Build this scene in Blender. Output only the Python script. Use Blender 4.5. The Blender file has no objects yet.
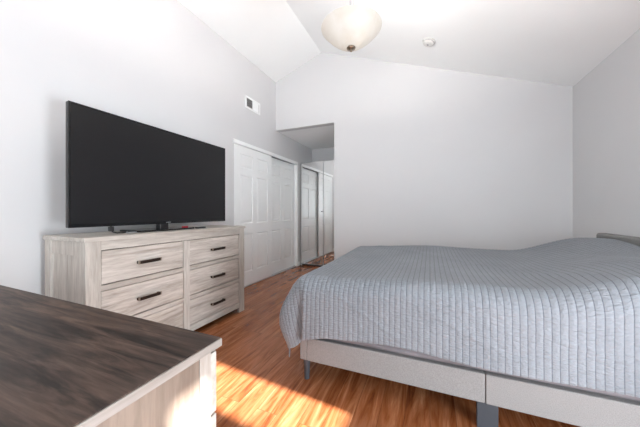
import bpy, bmesh, math, random
import numpy as np
from mathutils import Vector, Matrix

random.seed(7)
C = bpy.context.scene.collection
SC = bpy.context.scene

# ------------------------------------------------------------------ camera
YAW = math.atan(110 / 263)
cam_d = bpy.data.cameras.new('camera')
cam = bpy.data.objects.new('camera', cam_d)
C.objects.link(cam)
cam.location = (0, 0, 1.1)
cam.rotation_euler = (math.pi / 2, 0, YAW)
cam_d.sensor_width = 36
cam_d.lens = 36 * 263 / 640
cam_d.shift_y = -2.0 / 640
cam_d.clip_start = 0.05
SC.camera = cam

# ------------------------------------------------------------------ world, sun, daylight, exposure
w = bpy.data.worlds.new('world')
SC.world = w
w.use_nodes = True
bg = w.node_tree.nodes['Background']
bg.inputs[0].default_value = (0.75, 0.86, 1.0, 1)
bg.inputs[1].default_value = 1.0

sun_d = bpy.data.lights.new('sun', 'SUN')
sun_d.energy = 42
sun_d.angle = math.radians(1.3)
sun_d.color = (1.0, 0.98, 0.96)
sun = bpy.data.objects.new('sun', sun_d)
C.objects.link(sun)
sun.rotation_euler = Vector((-0.996, 0.09, -0.6)).to_track_quat('-Z', 'Y').to_euler()


def area(name, loc, direction, sx, sy, power, color):
    d = bpy.data.lights.new(name, 'AREA')
    d.shape = 'RECTANGLE'
    d.size, d.size_y = sx, sy
    d.energy = power
    d.color = color
    o = bpy.data.objects.new(name, d)
    C.objects.link(o)
    o.location = loc
    o.rotation_euler = Vector(direction).to_track_quat('-Z', 'Y').to_euler()
    return o


# daylight through the rear window plus an added low light that throws the television shadow
area('daylight_rear', (-0.2, -2.46, 1.25), (0, 1, 0.35), 2.5, 2.0, 90, (0.925, 0.97, 1.0))
area('added_low_side_light', (1.55, 0.435, 0.53), (-1, 0, 0.25), 0.74, 0.9, 66, (0.84, 0.93, 1.0))

SC.view_settings.view_transform = 'Standard'
SC.view_settings.look = 'None'
SC.view_settings.exposure = 0.12
SC.view_settings.gamma = 1.0
SC.view_settings.use_curve_mapping = False
SC.cycles.max_bounces = 14
SC.cycles.diffuse_bounces = 8
SC.cycles.glossy_bounces = 6


# ------------------------------------------------------------------ material helpers
def lin(r, g, b):
    f = lambda c: (c / 255 / 12.92) if c / 255 <= 0.04045 else ((c / 255 + 0.055) / 1.055) ** 2.4
    return (f(r), f(g), f(b), 1)


class NT:
    def __init__(self, name):
        self.m = bpy.data.materials.new(name)
        self.m.use_nodes = True
        self.t = self.m.node_tree
        self.b = self.t.nodes['Principled BSDF']

    def n(self, kind, **kw):
        nd = self.t.nodes.new(kind)
        for k, v in kw.items():
            setattr(nd, k, v)
        return nd

    def l(self, a, b):
        self.t.links.new(a, b)

    def coords(self, scale=(1, 1, 1), kind='Object'):
        tc = self.n('ShaderNodeTexCoord')
        mp = self.n('ShaderNodeMapping')
        mp.inputs['Scale'].default_value = scale
        self.l(tc.outputs[kind], mp.inputs['Vector'])
        return mp.outputs[0]

    def noise(self, vec, scale=5, detail=4, rough=0.55, dist=0.0):
        nd = self.n('ShaderNodeTexNoise')
        nd.inputs['Scale'].default_value = scale
        nd.inputs['Detail'].default_value = detail
        nd.inputs['Roughness'].default_value = rough
        nd.inputs['Distortion'].default_value = dist
        self.l(vec, nd.inputs['Vector'])
        return nd.outputs['Fac']

    def ramp(self, fac, stops):
        r = self.n('ShaderNodeValToRGB')
        el = r.color_ramp.elements
        while len(el) < len(stops):
            el.new(0.5)
        for e, (p, c) in zip(el, stops):
            e.position = p
            e.color = c
        self.l(fac, r.inputs[0])
        return r.outputs[0]

    def mix(self, a, b, fac, mode='MIX'):
        nd = self.n('ShaderNodeMix', data_type='RGBA', blend_type=mode)
        for v, i in ((fac, 0), (a, 6), (b, 7)):
            if hasattr(v, 'is_linked') or isinstance(v, bpy.types.NodeSocket):
                self.l(v, nd.inputs[i])
            else:
                nd.inputs[i].default_value = v
        return nd.outputs[2]

    def bump(self, h, strength=0.2, dist=0.002):
        nd = self.n('ShaderNodeBump')
        nd.inputs['Strength'].default_value = strength
        nd.inputs['Distance'].default_value = dist
        self.l(h, nd.inputs['Height'])
        self.l(nd.outputs[0], self.b.inputs['Normal'])


def simple(name, col, rough=0.5, metal=0.0, var=0.06, scale=8, bump=0.0, bscale=60, spec=None):
    t = NT(name)
    v = t.coords()
    f = t.noise(v, scale, 3)
    dk = tuple(c * (1 - var) for c in col[:3]) + (1,)
    lt = tuple(min(1, c * (1 + var)) for c in col[:3]) + (1,)
    t.l(t.ramp(f, [(0.3, dk), (0.7, lt)]), t.b.inputs['Base Color'])
    t.b.inputs['Roughness'].default_value = rough
    t.b.inputs['Metallic'].default_value = metal
    if spec is not None:
        t.b.inputs['Specular IOR Level'].default_value = spec
    if bump:
        t.bump(t.noise(v, bscale, 3), bump)
    return t.m


def wood(name, light, mid, dark, axis, rough=0.5, fine=1.0, contrast=(0.3, 0.5, 0.72), bump=0.15, knots=0.6, thin_scale=55):
    """streaky wood, the grain running along the given axis"""
    t = NT(name)
    k = {'x': (0.09, 1, 1), 'y': (1, 0.09, 1), 'z': (1, 1, 0.09)}[axis]
    v = t.coords(k)
    broad = t.noise(v, 7 * fine, 5, 0.6, knots)
    thin = t.noise(v, thin_scale * fine, 6, 0.65, 0.3)
    c1 = t.ramp(broad, [(contrast[0], dark), (contrast[1], mid), (contrast[2], light)])
    c2 = t.ramp(thin, [(0.32, (0.62, 0.60, 0.58, 1)), (0.6, (1, 1, 1, 1))])
    t.l(t.mix(c1, c2, 0.75, 'MULTIPLY'), t.b.inputs['Base Color'])
    t.b.inputs['Roughness'].default_value = rough
    t.bump(thin, bump, 0.001)
    return t.m


M = {}
M['wall'] = simple('wall_paint', lin(211, 211, 212), 0.75, var=0.012, scale=1.5, bump=0.06, bscale=180, spec=0.3)
M['ceiling'] = simple('ceiling_paint', lin(246, 248, 248), 0.8, var=0.01, scale=1.5, bump=0.06, bscale=150, spec=0.2)
M['white'] = simple('white_gloss_paint', lin(242, 244, 244), 0.35, var=0.01, scale=3)
M['white_plastic'] = simple('white_plastic', lin(214, 214, 211), 0.4, var=0.01)
M['aluminium'] = simple('brushed_aluminium', lin(196, 198, 200), 0.35, 0.9, var=0.04, scale=30)
GL, GM, GD = lin(198, 193, 186), lin(184, 178, 170), lin(160, 152, 144)
for ax in 'xyz':
    M['grey_wood_' + ax] = wood('greige_oak_grain_' + ax, GL, GM, GD, ax, 0.48)
M['drawer_wood'] = wood('greige_drawer_front', lin(206, 200, 193), lin(186, 179, 171), lin(140, 131, 123), 'y', 0.48, 1.3, (0.26, 0.45, 0.66), 0.2, 1.6)
M['dark_wood'] = wood('dark_walnut_top', lin(98, 80, 70), lin(64, 52, 46), lin(38, 31, 28), 'x', 0.5, 5.0, (0.34, 0.48, 0.68), 0.12, 0.8, 22)
M['dark_wood'].node_tree.nodes['Principled BSDF'].inputs['Specular IOR Level'].default_value = 0.25
M['pale_wood'] = wood('pale_striped_side', lin(162, 148, 135), lin(138, 123, 110), lin(108, 93, 82), 'z', 0.5, 0.9, (0.3, 0.5, 0.7), 0.1, 0.2)
M['pale_edge'] = wood('pale_edge_band', lin(164, 157, 151), lin(148, 141, 135), lin(128, 120, 114), 'y', 0.5, 1.0)
M['bronze'] = simple('dark_bronze', lin(58, 48, 42), 0.38, 0.7, var=0.15, scale=40)
M['bronze_worn'] = simple('worn_bronze_edge', lin(150, 138, 126), 0.35, 0.8, var=0.1, scale=40)
M['black_gap'] = simple('shadow_board', lin(60, 54, 50), 0.8)
M['black_plastic'] = simple('black_plastic', lin(22, 22, 24), 0.35, var=0.1)
M['black_gloss'] = simple('black_gloss', lin(16, 16, 18), 0.12, var=0.1)
M['screen'] = simple('switched_off_screen', lin(24, 24, 26), 0.3, var=0.03, spec=0.3)
M['silver'] = simple('silver_print', lin(180, 182, 186), 0.4, 0.5)
M['red_plastic'] = simple('red_plastic', lin(178, 32, 48), 0.4)
M['grey_plastic'] = simple('grey_plastic', lin(140, 142, 146), 0.4)
M['bed_fabric'] = simple('oatmeal_upholstery', lin(132, 130, 129), 0.9, var=0.16, scale=260, bump=0.35, bscale=420, spec=0.2)
M['headboard_fabric'] = simple('grey_upholstery', lin(135, 134, 133), 0.9, var=0.14, scale=260, bump=0.35, bscale=420, spec=0.2)
M['leg_grey'] = simple('slate_grey_leg', lin(58, 62, 68), 0.5, var=0.06)
M['sheet'] = simple('grey_sheet', lin(112, 108, 112), 0.9, var=0.12, scale=12, bump=0.2, bscale=30)
M['nickel'] = simple('antique_nickel', lin(150, 136, 118), 0.3, 0.9, var=0.12, scale=30)
M['vent_dark'] = simple('duct_dark', lin(70, 68, 66), 0.8)


def mirror_mat():
    t = NT('mirror_glass')
    v = t.coords()
    t.l(t.ramp(t.noise(v, 2, 2), [(0, (0.86, 0.875, 0.865, 1)), (1, (0.88, 0.89, 0.885, 1))]), t.b.inputs['Base Color'])
    t.b.inputs['Metallic'].default_value = 1
    t.b.inputs['Roughness'].default_value = 0.015
    return t.m


def floor_mat():
    t = NT('laminate_planks')
    tc = t.n('ShaderNodeTexCoord')
    sep = t.n('ShaderNodeSeparateXYZ')
    t.l(tc.outputs['Object'], sep.inputs[0])
    com = t.n('ShaderNodeCombineXYZ')
    t.l(sep.outputs['Y'], com.inputs['X'])
    t.l(sep.outputs['X'], com.inputs['Y'])
    br = t.n('ShaderNodeTexBrick')
    br.offset = 0.37
    br.offset_frequency = 2
    br.inputs['Scale'].default_value = 1
    br.inputs['Brick Width'].default_value = 1.22
    br.inputs['Row Height'].default_value = 0.127
    br.inputs['Mortar Size'].default_value = 0.0011
    br.inputs['Mortar Smooth'].default_value = 0.3
    br.inputs['Bias'].default_value = 0.0
    br.inputs['Color1'].default_value = (0.15, 0.15, 0.15, 1)
    br.inputs['Color2'].default_value = (0.85, 0.85, 0.85, 1)
    br.inputs['Mortar'].default_value = (0.0, 0.0, 0.0, 1)
    t.l(com.outputs[0], br.inputs['Vector'])
    # each plank shifts its own grain
    sc = t.n('ShaderNodeVectorMath', operation='MULTIPLY')
    t.l(br.outputs['Color'], sc.inputs[0])
    sc.inputs[1].default_value = (3.1, 7.7, 0)
    ad = t.n('ShaderNodeVectorMath', operation='ADD')
    t.l(com.outputs[0], ad.inputs[0])
    t.l(sc.outputs[0], ad.inputs[1])
    mp = t.n('ShaderNodeMapping')
    mp.inputs['Scale'].default_value = (0.10, 1, 1)
    t.l(ad.outputs[0], mp.inputs['Vector'])
    streak = t.noise(mp.outputs[0], 15, 6, 0.62, 1.4)
    fine = t.noise(mp.outputs[0], 70, 4, 0.6, 0.2)
    c = t.ramp(streak, [(0.28, lin(86, 42, 22)), (0.42, lin(136, 77, 43)), (0.58, lin(160, 103, 68)), (0.76, lin(190, 137, 99))])
    tone = t.ramp(br.outputs['Color'], [(0.0, (0.72, 0.70, 0.68, 1)), (0.5, (0.92, 0.92, 0.92, 1)), (1.0, (1.1, 1.1, 1.1, 1))])
    c = t.mix(c, tone, 0.8, 'MULTIPLY')
    c = t.mix(c, t.ramp(fine, [(0.35, (0.75, 0.72, 0.7, 1)), (0.6, (1, 1, 1, 1))]), 0.6, 'MULTIPLY')
    c = t.mix(c, lin(92, 54, 34), br.outputs['Fac'])
    t.l(c, t.b.inputs['Base Color'])
    t.b.inputs['Roughness'].default_value = 0.24
    t.b.inputs['Specular IOR Level'].default_value = 0.38
    t.bump(fine, 0.05, 0.001)
    return t.m


def quilt_mat():
    t = NT('grey_quilted_cotton')
    v = t.coords(kind='UV')
    f = t.noise(v, 3, 4)
    cloth = t.ramp(f, [(0.3, lin(122, 127, 133)), (0.7, lin(133, 138, 144))])
    # groove shade painted into the colour along the seams, one every 3 cm
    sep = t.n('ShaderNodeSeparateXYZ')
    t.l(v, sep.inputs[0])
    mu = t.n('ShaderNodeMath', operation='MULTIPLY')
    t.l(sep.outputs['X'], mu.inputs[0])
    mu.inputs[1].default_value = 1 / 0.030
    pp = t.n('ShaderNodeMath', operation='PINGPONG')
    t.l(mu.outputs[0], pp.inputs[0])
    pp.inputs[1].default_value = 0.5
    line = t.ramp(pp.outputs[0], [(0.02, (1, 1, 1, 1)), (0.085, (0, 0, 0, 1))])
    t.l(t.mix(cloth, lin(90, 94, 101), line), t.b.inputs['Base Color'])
    t.b.inputs['Roughness'].default_value = 0.85
    t.b.inputs['Specular IOR Level'].default_value = 0.25
    t.b.inputs['Sheen Weight'].default_value = 0.15
    mp = t.n('ShaderNodeMapping')
    mp.inputs['Scale'].default_value = (24, 95, 1)
    t.l(v, mp.inputs['Vector'])
    t.bump(t.noise(mp.outputs[0], 1.0, 3, 0.6, 0.6), 1.0, 0.010)
    return t.m


def bowl_mat():
    t = NT('frosted_alabaster_glass')
    nt = t.t
    out = nt.nodes['Material Output']
    v = t.coords()
    f = t.noise(v, 9, 4, 0.5, 0.8)
    col = t.ramp(f, [(0.3, (0.90, 0.86, 0.78, 1)), (0.7, (0.97, 0.95, 0.90, 1))])
    tr = t.n('ShaderNodeBsdfTranslucent')
    tr.inputs[0].default_value = (0.105, 0.099, 0.088, 1)
    df = t.n('ShaderNodeBsdfDiffuse')
    t.l(col, df.inputs[0])
    em = t.n('ShaderNodeEmission')
    t.l(col, em.inputs[0])
    em.inputs[1].default_value = 0.32
    m1 = t.n('ShaderNodeMixShader')
    m1.inputs[0].default_value = 0.55
    t.l(df.outputs[0], m1.inputs[1])
    t.l(tr.outputs[0], m1.inputs[2])
    ad = t.n('ShaderNodeAddShader')
    t.l(m1.outputs[0], ad.inputs[0])
    t.l(em.outputs[0], ad.inputs[1])
    t.l(ad.outputs[0], out.inputs[0])
    return t.m


def glow_mat():
    t = NT('lit_bulb')
    t.b.inputs['Base Color'].default_value = (1, 0.95, 0.85, 1)
    t.b.inputs['Emission Color'].default_value = (1, 0.9, 0.74, 1)
    t.b.inputs['Emission Strength'].default_value = 10
    return t.m


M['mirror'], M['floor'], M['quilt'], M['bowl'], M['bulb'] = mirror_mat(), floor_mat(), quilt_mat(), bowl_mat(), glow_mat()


# ------------------------------------------------------------------ mesh helpers
def box(bm, x0, x1, y0, y1, z0, z1, bev=0.0, seg=2):
    r = bmesh.ops.create_cube(bm, size=1)
    vs = r['verts']
    for v in vs:
        v.co = Vector((x0 + (v.co.x + 0.5) * (x1 - x0), y0 + (v.co.y + 0.5) * (y1 - y0), z0 + (v.co.z + 0.5) * (z1 - z0)))
    if bev > 0:
        es = list({e for v in vs for e in v.link_edges})
        bmesh.ops.bevel(bm, geom=es, offset=bev, segments=seg, affect='EDGES', profile=0.5)
    return bm


def B(*a, **k):
    return box(bmesh.new(), *a, **k)


def tube(bm, p0, p1, r0, r1=None, n=20):
    r1 = r0 if r1 is None else r1
    p0, p1 = Vector(p0), Vector(p1)
    d = p1 - p0
    mat = Matrix.Translation((p0 + p1) / 2) @ d.to_track_quat('Z', 'Y').to_matrix().to_4x4()
    bmesh.ops.create_cone(bm, cap_ends=True, segments=n, radius1=r0, radius2=r1, depth=d.length, matrix=mat)
    return bm


def lathe(bm, prof, n=48, closed=False):
    rings = []
    for r, z in prof:
        if r < 1e-6:
            rings.append([bm.verts.new((0, 0, z))])
        else:
            rings.append([bm.verts.new((r * math.cos(2 * math.pi * i / n), r * math.sin(2 * math.pi * i / n), z)) for i in range(n)])
    pairs = list(zip(rings, rings[1:]))
    if closed:
        pairs.append((rings[-1], rings[0]))
    for a, b in pairs:
        for i in range(n):
            j = (i + 1) % n
            if len(a) == 1 and len(b) == 1:
                continue
            if len(a) == 1:
                bm.faces.new((a[0], b[i], b[j]))
            elif len(b) == 1:
                bm.faces.new((a[i], b[0], a[j]))
            else:
                bm.faces.new((a[i], b[i], b[j], a[j]))
    bmesh.ops.recalc_face_normals(bm, faces=bm.faces)
    return bm


def curve_tube(bm, pts, r, n=10):
    """a bent cord or rod through the points"""
    P = [Vector(p) for p in pts]
    rings = []
    for i, p in enumerate(P):
        d = (P[min(i + 1, len(P) - 1)] - P[max(i - 1, 0)]).normalized()
        u = d.orthogonal().normalized() if i == 0 else (u - d * u.dot(d)).normalized()
        v = d.cross(u)
        rings.append([bm.verts.new(p + (u * math.cos(2 * math.pi * k / n) + v * math.sin(2 * math.pi * k / n)) * r) for k in range(n)])
    for a, b in zip(rings, rings[1:]):
        for k in range(n):
            bm.faces.new((a[k], a[(k + 1) % n], b[(k + 1) % n], b[k]))
    bm.faces.new(rings[0][::-1])
    bm.faces.new(rings[-1])
    bmesh.ops.recalc_face_normals(bm, faces=bm.faces)
    return bm


def prism_xz(bm, pts, y0, y1):
    """polygon in the xz plane pushed from y0 to y1"""
    a = [bm.verts.new((x, y0, z)) for x, z in pts]
    b = [bm.verts.new((x, y1, z)) for x, z in pts]
    bm.faces.new(a)
    bm.faces.new(b[::-1])
    n = len(pts)
    for i in range(n):
        j = (i + 1) % n
        bm.faces.new((a[i], b[i], b[j], a[j]))
    bmesh.ops.recalc_face_normals(bm, faces=bm.faces)
    return bm


def worn_ends(o, n):
    """the last n faces of the mesh take the worn metal"""
    o.data.materials.append(M['bronze_worn'])
    for p in list(o.data.polygons)[-n:]:
        p.material_index = 1


def obj(name, bm, mat, parent=None, smooth=False, label=None):
    me = bpy.data.meshes.new(name)
    bm.to_mesh(me)
    bm.free()
    me.materials.append(mat)
    if smooth:
        for p in me.polygons:
            p.use_smooth = True
    o = bpy.data.objects.new(name, me)
    C.objects.link(o)
    if parent:
        o.parent = parent
    if label:
        o['label'] = label
    return o


def tag(o, label, cat, group=None):
    o['label'], o['category'] = label, cat
    if group:
        o['group'] = group
    return o


def thing(name, label, cat, loc=(0, 0, 0), group=None):
    o = bpy.data.objects.new(name, None)
    o.empty_display_size = 0.1
    C.objects.link(o)
    o.location = loc
    return tag(o, label, cat, group)


def struct(name, bm, mat, label, cat, smooth=False):
    o = obj(name, bm, mat, smooth=smooth)
    o['kind'] = 'structure'
    return tag(o, label, cat)


# ------------------------------------------------------------------ the room
XL, XR, YB, YF = -2.46, 1.51, 3.90, -2.40      # left, right, back, rear
RX, RZ, ZL, ZR = -1.61, 3.65, 3.33, 2.53       # ridge and eaves
AX, AY, AZ = -1.39, 5.41, 2.50                 # alcove: right side, back, ceiling
CY0, CY1, CZ = 2.86, 4.68, 2.045               # closet opening

struct('floor', B(XL - 0.9, XR + 0.2, YF - 0.2, AY + 0.2, -0.1, 0), M['floor'], 'glossy orange-brown laminate plank floor', 'floor')

bm = bmesh.new()
box(bm, XL - 0.12, XL, YF - 0.12, CY0, 0, 3.45)
box(bm, XL - 0.12, XL, CY1, AY + 0.12, 0, 3.45)
box(bm, XL - 0.12, XL, CY0, CY1, CZ + 0.02, 3.45)
box(bm, XL - 0.80, XL - 0.74, CY0 - 0.1, CY1 + 0.1, 0, 2.4)
box(bm, XL - 0.80, XL - 0.10, CY0 - 0.1, CY1 + 0.1, 2.3, 2.4)
box(bm, XL - 0.80, XL - 0.10, CY0 - 0.16, CY0 - 0.1, 0, 2.4)
box(bm, XL - 0.80, XL - 0.10, CY1 + 0.1, CY1 + 0.16, 0, 2.4)
struct('wall_left', bm, M['wall'], 'pale grey wall behind the television and closet', 'wall')

bm = prism_xz(bmesh.new(), [(AX, 0), (XR + 0.12, 0), (XR + 0.12, ZR), (XR, ZR + 0.05), (RX, RZ + 0.05), (XL - 0.1, ZL + 0.05), (XL - 0.1, AZ), (AX, AZ)], YB, YB + 0.12)
bmesh.ops.triangulate(bm, faces=[f for f in bm.faces if len(f.verts) > 4])
struct('wall_back', bm, M['wall'], 'pale grey gabled wall behind the bed with the alcove opening', 'wall')

struct('wall_alcove', box(B(AX, AX + 0.12, YB + 0.12, AY + 0.12, 0, AZ), XL, AX, AY, AY + 0.12, 0, AZ + 0.05), M['wall'],
       'grey wall inside the alcove above the mirrored wardrobe', 'wall')

# right wall: a side window and an added low opening, both out of the picture, let the sun in
W0, W1, W2, W3, WZ0, WZ1 = 0.235, 0.34, 0.885, 1.205, 1.16, 1.955
L0, L1, LZ0, LZ1 = 0.05, 0.82, 0.06, 1.0          # opening added for the floor-bounced light on the television wall
bm = bmesh.new()
box(bm, XR, XR + 0.12, YF - 0.12, L0, 0, ZR + 0.1)
box(bm, XR, XR + 0.12, L0, W0, LZ1, ZR + 0.1)
box(bm, XR, XR + 0.12, W1, W2, WZ0, WZ1)
box(bm, XR, XR + 0.12, W0, W3, LZ1, WZ0)
box(bm, XR, XR + 0.12, L1, W3, 0, LZ1)
box(bm, XR, XR + 0.12, L0, L1, 0, LZ0)
box(bm, XR, XR + 0.12, W0, W3, WZ1, ZR + 0.1)
box(bm, XR, XR + 0.12, W3, YB + 0.05, 0, ZR + 0.1)
struct('wall_right', bm, M['wall'], 'pale grey wall behind the headboard', 'wall')

bm = bmesh.new()
V0, V1, VZ0, VZ1 = -1.5, 1.1, 0.2, 2.3
box(bm, XL, V0, YF - 0.12, YF, 0, 3.7)
box(bm, V1, XR, YF - 0.12, YF, 0, 3.7)
box(bm, V0, V1, YF - 0.12, YF, 0, VZ0)
box(bm, V0, V1, YF - 0.12, YF, VZ1, 3.7)
struct('wall_rear', bm, M['wall'], 'pale wall facing the bed end of the room', 'wall')

bm = prism_xz(bmesh.new(), [(XL - 0.12, ZL - 0.12 * 0.376), (RX, RZ), (XR + 0.12, ZR - 0.12 * 0.359), (XR + 0.12, ZR + 0.2), (RX, RZ + 0.25), (XL - 0.12, ZL + 0.2)], YF - 0.12, YB + 0.02)
bmesh.ops.triangulate(bm, faces=[f for f in bm.faces if len(f.verts) > 4])
struct('ceiling', bm, M['ceiling'], 'white vaulted ceiling rising to a ridge', 'ceiling')
struct('ceiling_alcove', B(XL - 0.1, AX + 0.1, YB + 0.1, AY + 0.1, AZ, AZ + 0.1), M['ceiling'], 'low flat white ceiling of the alcove', 'ceiling')

struct('baseboard_back', B(AX, XR, YB - 0.014, YB, 0, 0.085, 0.004), M['white'], 'white baseboard along the wall behind the bed', 'baseboard')
struct('baseboard_left', box(B(XL, XL + 0.014, YF, CY0 - 0.06, 0, 0.085, 0.004), XL, XL + 0.014, CY1 + 0.04, 4.78, 0, 0.085, 0.004), M['white'],
       'white baseboard under the television wall', 'baseboard')
struct('baseboard_right', B(XR - 0.014, XR, L1 + 0.06, YB - 0.014, 0, 0.085, 0.004), M['white'], 'white baseboard behind the headboard', 'baseboard')


# ------------------------------------------------------------------ closet: two sliding six-panel doors
def panel_door(y0, y1, z0, z1, x_front, thick):
    """six-panel door facing +x"""
    bm = bmesh.new()
    W, H = y1 - y0, z1 - z0
    st, mid = 0.115, 0.10
    ys = [0, st, (W - mid) / 2, (W + mid) / 2, W - st, W]
    zs = [0, 0.20, 0.20 + 0.56, 0.20 + 0.56 + 0.15, 0.0, 0.0, H - 0.11, H]
    zs[4] = H - 0.11 - 0.20 - 0.10
    zs[5] = H - 0.11 - 0.20
    g = [[bm.verts.new((x_front, y0 + y, z0 + z)) for y in ys] for z in zs]
    pan = []
    for i in range(len(zs) - 1):
        for j in range(len(ys) - 1):
            f = bm.faces.new((g[i][j], g[i][j + 1], g[i + 1][j + 1], g[i + 1][j]))
            if i in (1, 3, 5) and j in (1, 3):
                pan.append(f)
    bmesh.ops.recalc_face_normals(bm, faces=bm.faces)
    if bm.faces[0].normal.x < 0 if hasattr(bm.faces, 'ensure_lookup_table') and not bm.faces.ensure_lookup_table() else False:
        bmesh.ops.reverse_faces(bm, faces=bm.faces)
    bmesh.ops.inset_individual(bm, faces=pan, thickness=0.016, depth=-0.009)
    bmesh.ops.inset_individual(bm, faces=pan, thickness=0.006, depth=0.0)
    bmesh.ops.inset_individual(bm, faces=pan, thickness=0.032, depth=0.006)
    box(bm, x_front - thick, x_front - 0.014, y0, y1, z0, z1)
    # slab edges
    for a, b in (((y0, z0), (y1, z0)), ((y1, z0), (y1, z1)), ((y1, z1), (y0, z1)), ((y0, z1), (y0, z0))):
        vs = [bm.verts.new((x_front, a[0], a[1])), bm.verts.new((x_front, b[0], b[1])),
              bm.verts.new((x_front - 0.016, b[0], b[1])), bm.verts.new((x_front - 0.016, a[0], a[1]))]
        bm.faces.new(vs)
    return bm


CM = 3.755
struct('door_1', panel_door(CY0 + 0.004, CM + 0.02, 0.018, CZ - 0.014, XL - 0.003, 0.030), M['white'],
       'white six-panel sliding closet door next to the dresser', 'door')
struct('door_2', panel_door(CM - 0.03, CY1 - 0.013, 0.018, CZ - 0.014, XL - 0.048, 0.030), M['white'],
       'white six-panel sliding closet door next to the mirrored wardrobe', 'door')
bm = bmesh.new()
box(bm, XL - 0.012, XL + 0.022, CY0 - 0.03, CY1 + 0.0, CZ - 0.012, CZ + 0.042, 0.003)
struct('trim_1', bm, M['white'], 'white fascia hiding the track over the sliding closet doors', 'trim')
bm = bmesh.new()
box(bm, XL - 0.11, XL - 0.006, CY0, CY1, 0, 0.014, 0.002)
for xx in (XL - 0.003, XL - 0.0415, XL - 0.082):
    box(bm, xx - 0.003, xx + 0.003, CY0, CY1, 0.012, 0.022)
struct('trim_2', bm, M['aluminium'], 'metal floor track under the sliding closet doors', 'trim')
bm = box(bmesh.new(), XL - 0.11, XL + 0.008, CY1 - 0.012, CY1 + 0.035, 0, CZ + 0.03, 0.003)
box(bm, XL - 0.11, XL + 0.004, CY0 - 0.012, CY0 + 0.003, 0, CZ, 0.003)
struct('trim_3', bm, M['white'], 'white jamb at the ends of the closet opening', 'trim')

# ------------------------------------------------------------------ mirrored wardrobe in the alcove
WX0, WX1, WY = -2.435, -1.425, 4.795
wd = thing('wardrobe', 'tall white wardrobe with two mirrored doors filling the alcove', 'wardrobe', (-1.93, 4.795, 0))


def rel(bm, root):
    bmesh.ops.translate(bm, verts=bm.verts, vec=-Vector(root.location))
    return bm


bm = bmesh.new()
box(bm, WX0, WX0 + 0.018, WY + 0.02, WY + 0.56, 0, 2.10, 0.002)
box(bm, WX1 - 0.018, WX1, WY + 0.02, WY + 0.56, 0, 2.10, 0.002)
box(bm, WX0, WX1, WY + 0.02, WY + 0.56, 2.075, 2.10, 0.002)
box(bm, WX0 + 0.018, WX1 - 0.018, WY + 0.02, WY + 0.56, 0.05, 0.07)
box(bm, WX0, WX1, WY + 0.55, WY + 0.56, 0.0, 2.10)
obj('body', rel(bm, wd), M['white'], wd)
obj('plinth', rel(B(WX0 + 0.018, WX1 - 0.018, WY + 0.03, WY + 0.05, 0, 0.05), wd), M['black_gap'], wd)
WM = -1.935
for a, b, hx in ((WX0, WM - 0.0025, WM - 0.022), (WM + 0.0025, WX1, WM + 0.022)):
    d = obj('door', rel(B(a, b, WY + 0.002, WY + 0.018, 0.035, 2.095, 0.0015), wd), M['aluminium'], wd)
    bm = B(a + 0.006, b - 0.006, WY - 0.002, WY + 0.003, 0.05, 2.089)
    obj('mirror', rel(bm, wd), M['mirror'], d)
    if hx < WM:
        kb = tube(bmesh.new(), (hx, WY - 0.002, 1.1), (hx, WY - 0.014, 1.1), 0.006, 0.006)
        bmesh.ops.create_uvsphere(kb, u_segments=16, v_segments=10, radius=0.014, matrix=Matrix.Translation((hx, WY - 0.022, 1.1)))
        obj('knob', rel(kb, wd), M['aluminium'], d, smooth=True)

# ------------------------------------------------------------------ long grey dresser under the television
DX0, DX1, DY0, DY1, DZ = -2.385, -1.912, 0.915, 2.382, 0.94
ds = thing('dresser', 'long weathered greige dresser with six drawers under the television', 'dresser', ((DX0 + DX1) / 2, (DY0 + DY1) / 2, 0))
obj('top', rel(B(DX0 - 0.004, DX1 + 0.008, DY0 - 0.01, DY1 + 0.01, DZ - 0.027, DZ, 0.003), ds), M['grey_wood_y'], ds)
F = DX1
STL = 0.083


def side_frame(y0, y1):
    """side of posts, rails and a sunk panel"""
    bm = bmesh.new()
    box(bm, DX0, DX0 + 0.07, y0, y1, 0, DZ - 0.027, 0.002)
    box(bm, F - 0.06, F - 0.022, y0, y1, 0, DZ - 0.027, 0.002)
    box(bm, DX0 + 0.07, F - 0.06, y0 + 0.005, y1 - 0.005, DZ - 0.115, DZ - 0.027)
    box(bm, DX0 + 0.07, F - 0.06, y0 + 0.005, y1 - 0.005, 0.05, 0.14)
    box(bm, DX0 + 0.07, F - 0.06, y0 + 0.016, y1 - 0.016, 0.10, DZ - 0.1)
    return bm


obj('side_panel', rel(side_frame(DY0, DY0 + 0.035), ds), M['grey_wood_z'], ds)
obj('side_panel', rel(side_frame(DY1 - 0.035, DY1), ds), M['grey_wood_z'], ds)
LA, LB, RA, RB = DY0 + STL, 1.602, 1.662, DY1 - STL
for a, b, z0, z1 in ((DY0, LA, 0, DZ - 0.027), (RB, DY1, 0, DZ - 0.027), (LB, RA, 0.05, DZ - 0.087)):
    obj('stile', rel(B(F - 0.024, F, a, b, z0, z1, 0.002), ds), M['grey_wood_z'], ds)
ROWS = [(0.632, 0.853), (0.372, 0.594), (0.112, 0.334)]
for a, b in ((LA, LB), (RA, RB)):
    for z0, z1 in ((0.596, 0.630), (0.336, 0.370), (0.055, 0.110)):
        obj('rail', rel(B(F - 0.024, F - 0.001, a, b, z0, z1, 0.001), ds), M['grey_wood_y'], ds)
obj('rail', rel(B(F - 0.024, F - 0.001, LA, RB, 0.855, DZ - 0.027, 0.001), ds), M['grey_wood_y'], ds)
bm = box(bmesh.new(), DX0 + 0.005, DX0 + 0.015, DY0 + 0.03, DY1 - 0.03, 0.05, DZ - 0.03)
box(bm, DX0 + 0.015, F - 0.03, DY0 + 0.03, DY1 - 0.03, 0.07, 0.085)
obj('back_panel', rel(bm, ds), M['black_gap'], ds)
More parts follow.
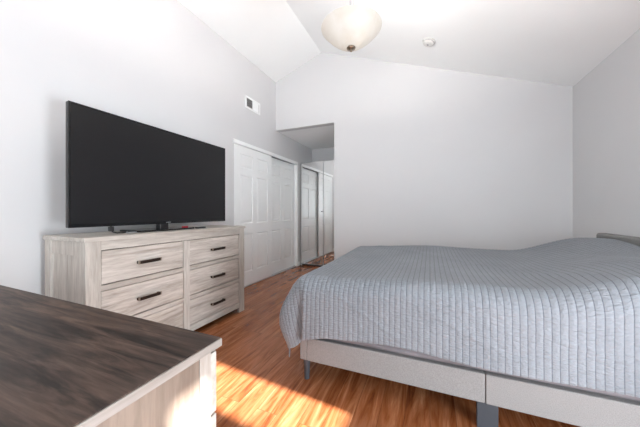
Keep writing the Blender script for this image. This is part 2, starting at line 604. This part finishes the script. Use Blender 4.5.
for a, b in ((LA, LB), (RA, RB)):
    for z0, z1 in ROWS:
        d = obj('drawer', rel(B(F - 0.03, F - 0.006, a + 0.004, b - 0.004, z0 + 0.0035, z1 - 0.0035, 0.002), ds), M['drawer_wood'], ds)
        yc, zc = (a + b) / 2, (z0 + z1) / 2 - 0.004
        bm = bmesh.new()
        box(bm, F + 0.016, F + 0.026, yc - 0.083, yc + 0.083, zc - 0.011, zc + 0.011, 0.002)
        for s in (-1, 1):
            box(bm, F - 0.007, F + 0.018, yc + s * 0.075 - 0.006, yc + s * 0.075 + 0.006, zc - 0.009, zc + 0.009, 0.001)
        n0 = len(bm.faces)
        for s in (-1, 1):
            box(bm, F + 0.0155, F + 0.0268, yc + s * 0.0805 - 0.0045, yc + s * 0.0805 + 0.0045, zc - 0.0116, zc + 0.0116, 0.001)
        n0 = len(bm.faces) - n0
        worn_ends(obj('handle', rel(bm, ds), M['bronze'], d), n0)

# ------------------------------------------------------------------ television
TX, TY0, TY1, TZ0, TZ1 = -2.10, 0.915, 2.29, 0.995, 1.80
tv = thing('television', 'large black flat screen television standing on the greige dresser', 'television', (-2.13, 1.56, DZ))
obj('housing', rel(box(B(TX - 0.035, TX - 0.002, TY0, TY1, TZ0, TZ1, 0.006), TX - 0.07, TX - 0.03, TY0 + 0.2, TY1 - 0.2, TZ0 + 0.02, TZ1 - 0.25, 0.015), tv), M['black_plastic'], tv)
bm = bmesh.new()
bz, bb = 0.012, 0.024
box(bm, TX - 0.004, TX + 0.002, TY0, TY0 + bz, TZ0, TZ1, 0.0015)
box(bm, TX - 0.004, TX + 0.002, TY1 - bz, TY1, TZ0, TZ1, 0.0015)
box(bm, TX - 0.004, TX + 0.002, TY0 + bz, TY1 - bz, TZ1 - bz, TZ1, 0.0015)
box(bm, TX - 0.004, TX + 0.002, TY0 + bz, TY1 - bz, TZ0, TZ0 + bb, 0.0015)
obj('bezel', rel(bm, tv), M['black_gloss'], tv)
obj('screen', rel(B(TX - 0.005, TX - 0.001, TY0 + bz, TY1 - bz, TZ0 + bb, TZ1 - bz), tv), M['screen'], tv)
bm = bmesh.new()
yc = (TY0 + TY1) / 2
for i, wd_ in enumerate((0.005, 0.004, 0.006, 0.004, 0.005)):
    box(bm, TX + 0.0015, TX + 0.003, yc - 0.02 + i * 0.009, yc - 0.02 + i * 0.009 + wd_, TZ0 + 0.008, TZ0 + 0.015)
obj('badge', rel(bm, tv), M['silver'], tv)
bm = bmesh.new()
box(bm, -2.27, -2.01, 1.31, 1.80, DZ, DZ + 0.015, 0.004)
obj('base', rel(bm, tv), M['black_gloss'], tv)
bm = bmesh.new()
box(bm, -2.16, -2.105, 1.53, 1.61, DZ + 0.009, TZ0 + 0.012, 0.006)
box(bm, -2.165, -2.13, 1.50, 1.64, TZ0 + 0.005, TZ0 + 0.08, 0.006)
obj('neck', rel(bm, tv), M['black_plastic'], tv)

cb = curve_tube(bmesh.new(), [(-2.118, 1.165, 0.993), (-2.115, 1.163, 0.98), (-2.11, 1.165, 0.965), (-2.105, 1.172, 0.952), (-2.09, 1.19, DZ + 0.005), (-2.08, 1.225, DZ + 0.005), (-2.10, 1.265, DZ + 0.005), (-2.15, 1.295, DZ + 0.005)], 0.005)
box(cb, -2.126, -2.106, 1.150, 1.180, 0.958, 0.992, 0.003)
tag(obj('cable', cb, M['black_plastic'], smooth=False), 'black cable hanging from the television to the dresser top', 'cable')
st = thing('gadget', 'small grey flat plastic gadget by the cable end of the television base', 'gadget', (-2.045, 1.262, DZ))
obj('case', box(bmesh.new(), -0.018, 0.018, -0.03, 0.03, 0, 0.010, 0.004), M['grey_plastic'], st)
rd = thing('gadget', 'tiny red gadget with a pale cap lying on the television base', 'gadget', (-2.03, 1.715, DZ + 0.015))
obj('case', box(bmesh.new(), -0.010, 0.010, -0.032, 0.024, 0, 0.014, 0.004), M['red_plastic'], rd)
obj('cap', box(bmesh.new(), -0.009, 0.009, 0.0245, 0.036, 0, 0.013, 0.003), M['silver'], rd)
rc = thing('gadget', 'small black gadget on the dresser just beyond the television base', 'gadget', (-2.0, 1.855, DZ))
obj('case', box(bmesh.new(), -0.018, 0.018, -0.05, 0.05, 0, 0.016, 0.005), M['black_plastic'], rc)
bm = bmesh.new()
for i in range(4):
    for j in (-1, 1):
        box(bm, j * 0.007 - 0.004, j * 0.007 + 0.004, -0.036 + i * 0.02, -0.026 + i * 0.02, 0.0155, 0.018, 0.001)
obj('buttons', bm, M['grey_plastic'], rc)

# ------------------------------------------------------------------ dark-topped chest in the foreground
NX0, NX1, NY0, NY1, NZ = -2.02, -0.535, 0.05, 0.572, 0.75
ch = thing('chest_of_drawers', 'low chest with dark walnut top and pale side panel nearest the camera', 'chest of drawers', ((NX0 + NX1) / 2, (NY0 + NY1) / 2, 0))
obj('top', rel(B(NX0, NX1 - 0.003, NY0, NY1 - 0.003, NZ - 0.003, NZ, 0.001), ch), M['dark_wood'], ch, label='dark walnut top')
obj('top_edge', rel(B(NX0, NX1, NY0, NY1, NZ - 0.024, NZ - 0.003, 0.0015), ch), M['pale_edge'], ch)
SXI = NX1 - 0.012
for x0, x1 in ((SXI - 0.02, SXI - 0.004), (NX0 + 0.012, NX0 + 0.03)):
    obj('side_panel', rel(B(x0, x1, NY0 + 0.03, NY1 - 0.06, 0.05, NZ - 0.024), ch), M['pale_wood'], ch)
for a in (SXI - 0.045, NX0 + 0.012):
    for y0, y1 in ((NY1 - 0.065, NY1 - 0.028), (NY0 + 0.01, NY0 + 0.04)):
        obj('leg', rel(B(a, a + 0.045, y0, y1, 0, NZ - 0.024, 0.002), ch), M['grey_wood_z'], ch)
bm = bmesh.new()
box(bm, NX0 + 0.03, SXI - 0.02, NY0 + 0.012, NY0 + 0.02, 0.05, NZ - 0.024)
box(bm, NX0 + 0.03, SXI - 0.02, NY0 + 0.02, NY1 - 0.05, 0.05, 0.07)
obj('carcass', rel(bm, ch), M['grey_wood_x'], ch)
xm = (NX0 + NX1) / 2
for a, b in ((NX0 + 0.016, xm - 0.004), (xm + 0.004, NX1 - 0.015)):
    for z0, z1 in ((0.545, 0.712), (0.325, 0.538), (0.105, 0.318)):
        d = obj('drawer', rel(B(a, b, NY1 - 0.027, NY1 - 0.006, z0, z1, 0.002), ch), M['grey_wood_x'], ch)
        bm = bmesh.new()
        xc, zc = (a + b) / 2, (z0 + z1) / 2
        box(bm, xc - 0.083, xc + 0.083, NY1 + 0.008, NY1 + 0.018, zc - 0.011, zc + 0.011, 0.002)
        for s in (-1, 1):
            box(bm, xc + s * 0.07 - 0.006, xc + s * 0.07 + 0.006, NY1 - 0.007, NY1 + 0.01, zc - 0.009, zc + 0.009, 0.001)
        obj('handle', rel(bm, ch), M['bronze'], d)

# ------------------------------------------------------------------ bed
BX0, BX1, BY0, BY1 = -0.785, 1.40, 1.535, 3.17
bed = thing('bed', 'upholstered oatmeal platform bed against the back right corner', 'bed', ((BX0 + BX1) / 2, (BY0 + BY1) / 2, 0))
RZ0, RZ1 = 0.136, 0.285
JX = 0.256
obj('side_rail', rel(B(BX0 + 0.05, JX - 0.001, BY0, BY0 + 0.05, RZ0, RZ1, 0.006, seg=3), bed), M['bed_fabric'], bed, smooth=False)
obj('side_rail', rel(B(JX + 0.001, BX1, BY0 - 0.002, BY0 + 0.05, RZ0, RZ1, 0.006, seg=3), bed), M['bed_fabric'], bed)
obj('side_rail', rel(B(BX0 + 0.05, BX1, BY1 - 0.05, BY1, RZ0, RZ1, 0.006, seg=3), bed), M['bed_fabric'], bed)
obj('foot_rail', rel(B(BX0, BX0 + 0.049, BY0 + 0.001, BY1, RZ0, RZ1, 0.006, seg=3), bed), M['bed_fabric'], bed)
for i in range(9):
    xx = BX0 + 0.14 + i * 0.23
    obj('slat', rel(B(xx, xx + 0.08, BY0 + 0.05, BY1 - 0.05, 0.205, 0.225, 0.003), bed), M['grey_wood_y'], bed)
obj('headboard', rel(B(1.405, 1.492, 1.49, 3.215, 0.12, 0.905, 0.022, seg=4), bed), M['headboard_fabric'], bed, label='grey upholstered headboard')
for lx, ly in ((BX0 + 0.035, BY0 + 0.035), (BX0 + 0.035, BY1 - 0.035), (BX1 - 0.06, BY0 + 0.035), (BX1 - 0.06, BY1 - 0.035)):
    obj('leg', rel(tube(bmesh.new(), (lx, ly, 0), (lx, ly, RZ0 + 0.004), 0.016, 0.023, 24), bed), M['leg_grey'], bed, smooth=False)
for ly in (BY0 + 0.012, BY1 - 0.042):
    obj('leg', rel(B(JX - 0.035, JX + 0.058, ly, ly + 0.03, 0, RZ0 + 0.01, 0.003), bed), M['leg_grey'], bed)

# mattress
MX0, MX1, MY0, MY1 = -0.73, 1.395, 1.60, 3.10
bm = B(MX0, MX1, MY0, MY1, 0.228, 0.60, 0.05, seg=5)
tag(obj('mattress', bm, M['sheet'], smooth=True), 'mattress in a crumpled grey sheet peeping out under the quilted bedspread', 'mattress')
# loose sheet edge tucked along the rail
n = 160
bm = bmesh.new()
prev = None
for i in range(n + 1):
    x = -0.60 + 1.95 * i / n
    f = 0.5 + 0.5 * math.sin(x * 9 + 1.3 * math.sin(x * 4.1))
    g = 0.5 + 0.5 * math.sin(x * 23 + 2 * math.sin(x * 7))
    prof = [(1.594, 0.40), (1.580, 0.345), (1.560 - 0.016 * f, 0.318 + 0.006 * g), (1.548 - 0.004 * g, 0.300 + 0.008 * f), (1.560, 0.289), (1.592, 0.288)]
    row = [bm.verts.new((x, y, z)) for y, z in prof]
    if prev:
        for k in range(len(row) - 1):
            bm.faces.new((prev[k], row[k], row[k + 1], prev[k + 1]))
    prev = row
bmesh.ops.recalc_face_normals(bm, faces=bm.faces)
sh = obj('sheet', bm, M['sheet'], smooth=True)
tag(sh, 'crumpled grey sheet edge showing between bedspread hem and bed rail', 'sheet')


# quilted bedspread: a rectangle of cloth laid over the mattress, its four borders hanging
def smooth01(t):
    t = np.clip(t, 0, 1)
    return t * t * (3 - 2 * t)


def make_spread():
    EX0, EY0, EY1, HX = -0.745, 1.610, 3.10, 1.392      # where the cloth leaves the flat
    R = 0.105
    DROP_F, DROP_N, DROP_B = 0.49, 0.408, 0.32
    na, nb = 760, 250
    A = np.linspace(EX0 - DROP_F, HX, na)
    Bv = np.linspace(EY0 - DROP_N, EY1 + DROP_B, nb)
    a, b = np.meshgrid(A, Bv, indexing='ij')

    def top(x, y):
        z = 0.672 + 0.045 * smooth01((x + 0.85) / 1.0)
        pill = smooth01((x - 0.40 - 0.30 * np.clip((y - 1.7) / 1.2, 0, 1)) / 0.58)
        z = z + pill * (0.085 + 0.072 * np.exp(-((y - 2.92) / 0.42) ** 2) + 0.040 * np.exp(-((y - 1.85) / 0.33) ** 2))
        z = z + 0.010 * np.sin(2.7 * x + 1.1 * y) * np.sin(2.1 * y - 0.8 * x + 0.5)
        z = z + 0.014 * np.exp(-((x + 0.1 - 0.35 * (y - 2.9)) / 0.38) ** 2) * smooth01((y - 2.4) / 0.6)
        z = z + 0.006 * np.exp(-((x - 0.55 + 0.9 * (y - 1.9)) / 0.06) ** 2)
        return z

    def edge(d, flare):
        q = np.clip(d / R, 0, math.pi / 2)
        rest = np.maximum(d - R * math.pi / 2, 0)
        return R * np.sin(q) + flare * rest, R * (1 - np.cos(q)) + rest * (1 - 0.5 * flare ** 2)

    da = np.maximum(EX0 - a, 0)
    dn = np.maximum(EY0 - b, 0)
    df = np.maximum(b - EY1, 0)
    dy = np.maximum(dn, df)
    sy = np.where(dn > 0, -1.0, 1.0)
    cx, cy = np.maximum(a, EX0), np.clip(b, EY0, EY1)
    rho = np.sqrt(da ** 2 + dy ** 2)
    phi = np.arctan2(da, np.maximum(dy, 1e-9))           # 0: side border, pi/2: foot border
    phi = np.where(rho < 1e-9, 0, phi)
    frac = phi / (math.pi / 2)
    wav = 0.010 * np.sin(6.5 * a + 0.6) * (dn > 0) + 0.012 * np.sin(7 * b) * (da > 0) * (dy == 0)
    flare = 0.035 + 0.05 * frac
    out, dwn = edge(rho, flare)
    out = out + wav * smooth01((rho - 0.1) / 0.25)
    # the corner cloth gathers into one pleat swinging off the foot
    pk = np.sin(np.pi * frac)
    corner = (da > 0) & (dy > 0)
    sat = smooth01((rho - 0.07) / 0.28)
    pleat = np.where(corner, sat * ((0.085 - 0.07 * smooth01((rho - 0.38) / 0.2)) * np.exp(-((frac - 0.58) / 0.26) ** 2) * pk - 0.042 * np.exp(-((frac - 0.13) / 0.12) ** 2)), 0)
    out = out + pleat
    ang = phi + np.where(corner, 0.25 * np.sin(np.pi * frac), 0)
    x = cx - out * np.sin(ang) * (rho > 0)
    y = cy + sy * out * np.cos(ang) * (rho > 0)
    dwn = np.where(corner, dwn * (1 - 0.08 * pk), dwn)
    z = top(cx, cy) - dwn
    # the side hem follows the rail: take the rise of the top out again lower down
    rise = top(cx, cy) - 0.672
    z = z - rise * smooth01(rho / 0.36) * (rho > 0) * np.where(corner, 1 - frac, np.where(da > 0, 0, 1)) * 0.9
    z = z - np.where(corner, 0.06 * np.exp(-((frac - 0.27) / 0.17) ** 2) * sat, 0)
    z = z + 0.026 * np.exp(-((a + 0.12) / 0.30) ** 2) * smooth01(dn / DROP_N) * (da == 0)
    z = z - 0.05 * np.exp(-((np.maximum(a, EX0) + 0.80) / 0.13) ** 2) * smooth01(dn / DROP_N) * (1 - frac)
    # creases on the near side
    for x0, z0, sl, wdt, amp in ((-0.35, 0.50, -0.55, 0.010, 0.004), (0.15, 0.50, -0.45, 0.012, 0.0045), (0.55, 0.52, -0.3, 0.014, 0.004), (-0.1, 0.42, 0.25, 0.012, 0.003)):
        dd = (z - z0) - sl * (x - x0)
        y = y - (dn > 0) * amp * np.exp(-(dd / wdt) ** 2) * np.exp(-((x - x0) / 0.22) ** 2)
    P = np.stack([x, y, z], -1)
    # stitched channels every 3 cm, the cloth puffing up between the seams
    Ta = np.gradient(P, axis=0)
    Tb = np.gradient(P, axis=1)
    N = np.cross(Ta, Tb)
    N /= np.maximum(np.linalg.norm(N, axis=-1, keepdims=True), 1e-12)
    ph = np.abs(np.sin(math.pi * a / 0.030))
    puff = 0.0036 * np.power(ph, 0.45)
    puck = 0.0007 * np.sin(b * 330 + 4 * np.sin(a * 70) + 3 * np.sin(a * 23)) * ph
    P = P + N * (puff + puck)[..., None]
    verts = P.reshape(-1, 3)
    idx = np.arange(na * nb).reshape(na, nb)
    faces = np.stack([idx[:-1, :-1], idx[1:, :-1], idx[1:, 1:], idx[:-1, 1:]], -1).reshape(-1, 4)
    me = bpy.data.meshes.new('bedspread')
    me.from_pydata(verts.tolist(), [], faces.tolist())
    uv = me.uv_layers.new(name='cloth')
    co = np.stack([a, b], -1).reshape(-1, 2)
    li = np.empty(len(me.loops), dtype=np.int32)
    me.loops.foreach_get('vertex_index', li)
    uv.data.foreach_set('uv', co[li].astype(np.float32).ravel())
    me.polygons.foreach_set('use_smooth', np.ones(len(me.polygons), dtype=bool))
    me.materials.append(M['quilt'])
    o = bpy.data.objects.new('bedspread', me)
    C.objects.link(o)
    so = o.modifiers.new('thickness', 'SOLIDIFY')
    so.thickness = 0.006
    so.offset = -1
    return o


tag(make_spread(), 'grey quilted channel-stitched bedspread draped over the bed', 'bedspread')

# ------------------------------------------------------------------ ceiling lamp
LX, LY = -0.50, 1.75
zc = RZ - (LX - RX) * (RZ - ZR) / (XR - RX)
lp = thing('pendant_lamp', 'lit frosted glass bowl pendant lamp hanging from the vaulted ceiling', 'lamp', (LX, LY, zc))


def rl(z):
    return z - zc


prof_o = [(0.012, 2.232), (0.045, 2.240), (0.085, 2.262), (0.125, 2.296), (0.160, 2.335), (0.182, 2.366), (0.194, 2.384), (0.203, 2.392), (0.206, 2.399), (0.201, 2.404), (0.190, 2.398)]
prof_i = [(0.176, 2.370), (0.152, 2.335), (0.118, 2.300), (0.080, 2.270), (0.042, 2.249), (0.012, 2.241)]
obj('glass_bowl', lathe(bmesh.new(), [(r, rl(2.225 + (z - 2.232) * 0.80)) for r, z in prof_o + prof_i], 72, closed=True), M['bowl'], lp, smooth=True)
obj('finial', lathe(bmesh.new(), [(0, rl(2.196)), (0.006, rl(2.198)), (0.008, rl(2.204)), (0.005, rl(2.208)), (0.010, rl(2.211)), (0.028, rl(2.216)), (0.031, rl(2.223)), (0.024, rl(2.231)), (0, rl(2.235))], 32), M['nickel'], lp, smooth=True)
obj('stem', tube(bmesh.new(), (0, 0, rl(2.231)), (0, 0, -0.02), 0.0035, 0.0035), M['aluminium'], lp)
for k in range(3):
    an = 2 * math.pi * k / 3 + 0.4
    obj('rod', tube(bmesh.new(), (0.014 * math.cos(an), 0.014 * math.sin(an), rl(2.375)), (0.014 * math.cos(an), 0.014 * math.sin(an), -0.05), 0.0018, 0.0018, 10), M['aluminium'], lp)
    bl = lathe(bmesh.new(), [(0, rl(2.275)), (0.018, rl(2.279)), (0.028, rl(2.297)), (0.026, rl(2.317)), (0.014, rl(2.340)), (0.012, rl(2.350)), (0, rl(2.351))], 20)
    bmesh.ops.translate(bl, verts=bl.verts, vec=(0.05 * math.cos(an), 0.05 * math.sin(an), 0))
    obj('bulb', bl, M['bulb'], lp, smooth=True)
    sk = tube(bmesh.new(), (0.05 * math.cos(an), 0.05 * math.sin(an), rl(2.349)), (0.05 * math.cos(an), 0.05 * math.sin(an), rl(2.385)), 0.014)
    tube(sk, (0, 0, rl(2.38)), (0.05 * math.cos(an), 0.05 * math.sin(an), rl(2.38)), 0.005)
    obj('socket', sk, M['nickel'], lp)
ld = bpy.data.lights.new('lamp_light', 'POINT')
ld.energy = 98
ld.color = (1.0, 0.97, 0.93)
ld.shadow_soft_size = 0.04
lo = bpy.data.objects.new('lamp_light', ld)
C.objects.link(lo)
lo.parent = lp
lo.location = (0, 0, rl(2.335))
obj('canopy', lathe(bmesh.new(), [(0, -0.055), (0.02, -0.052), (0.05, -0.035), (0.062, -0.012), (0.062, 0.02), (0, 0.02)], 32), M['nickel'], lp, smooth=True)

# ------------------------------------------------------------------ smoke detector on the right slope
slope = math.atan((RZ - ZR) / (XR - RX))
sx, sy = -0.01, 3.30
sz = RZ - (sx - RX) * (RZ - ZR) / (XR - RX)
sd = thing('smoke_detector', 'round white smoke detector on the sloping ceiling', 'smoke detector', (sx, sy, sz))
sd.rotation_euler = (0, slope, 0)
obj('base', lathe(bmesh.new(), [(0, 0.0), (0.074, 0.0), (0.074, -0.010), (0.068, -0.014), (0, -0.014)], 40), M['white_plastic'], sd)
obj('cover', lathe(bmesh.new(), [(0.064, -0.013), (0.064, -0.026), (0.054, -0.038), (0.03, -0.044), (0, -0.045)], 40), M['white_plastic'], sd)
bm = bmesh.new()
for i in range(24):
    t = 2 * math.pi * i / 24
    m = Matrix.Rotation(t, 4, 'Z') @ Matrix.Translation((0.0642, 0, -0.020))
    r = bmesh.ops.create_cube(bm, size=1, matrix=m @ Matrix.Diagonal((0.002, 0.008, 0.007, 1)))
obj('grille', bm, M['grey_plastic'], sd)
obj('button', lathe(bmesh.new(), [(0.012, -0.042), (0.012, -0.047), (0, -0.048)], 24), M['grey_plastic'], sd)

# ------------------------------------------------------------------ air vent high on the left wall
vy0, vy1, vz0, vz1 = 3.085, 3.44, 2.605, 2.785
vt = thing('air_vent', 'white two-way air register high on the television wall', 'air vent', (XL, (vy0 + vy1) / 2, (vz0 + vz1) / 2))
bm = bmesh.new()
fr = 0.028
box(bm, XL, XL + 0.008, vy0, vy1, vz0, vz0 + fr, 0.002)
box(bm, XL, XL + 0.008, vy0, vy1, vz1 - fr, vz1, 0.002)
box(bm, XL, XL + 0.008, vy0, vy0 + fr, vz0 + fr, vz1 - fr, 0.002)
box(bm, XL, XL + 0.008, vy1 - fr, vy1, vz0 + fr, vz1 - fr, 0.002)
vm = (vy0 + vy1) / 2 - 0.01
box(bm, XL, XL + 0.008, vm - 0.005, vm + 0.005, vz0 + fr, vz1 - fr)
obj('frame', rel(bm, vt), M['white'], vt)
obj('duct', rel(B(XL + 0.0005, XL + 0.002, vy0 + fr, vy1 - fr, vz0 + fr, vz1 - fr), vt), M['vent_dark'], vt)
bm = bmesh.new()
for i in range(9):
    yy = vy0 + fr + 0.010 + i * 0.0145
    if yy < vm - 0.01:
        c = Matrix.Translation((XL + 0.006, yy, (vz0 + vz1) / 2)) @ Matrix.Rotation(math.radians(-42), 4, 'Z') @ Matrix.Diagonal((0.009, 0.001, vz1 - vz0 - 2 * fr, 1))
        bmesh.ops.create_cube(bm, size=1, matrix=c)
for i in range(11):
    yy = vm + 0.012 + i * 0.0125
    if yy < vy1 - fr:
        c = Matrix.Translation((XL + 0.006, yy, (vz0 + vz1) / 2)) @ Matrix.Rotation(math.radians(60), 4, 'Z') @ Matrix.Diagonal((0.0145, 0.001, vz1 - vz0 - 2 * fr, 1))
        bmesh.ops.create_cube(bm, size=1, matrix=c)
obj('louvers', rel(bm, vt), M['white'], vt)
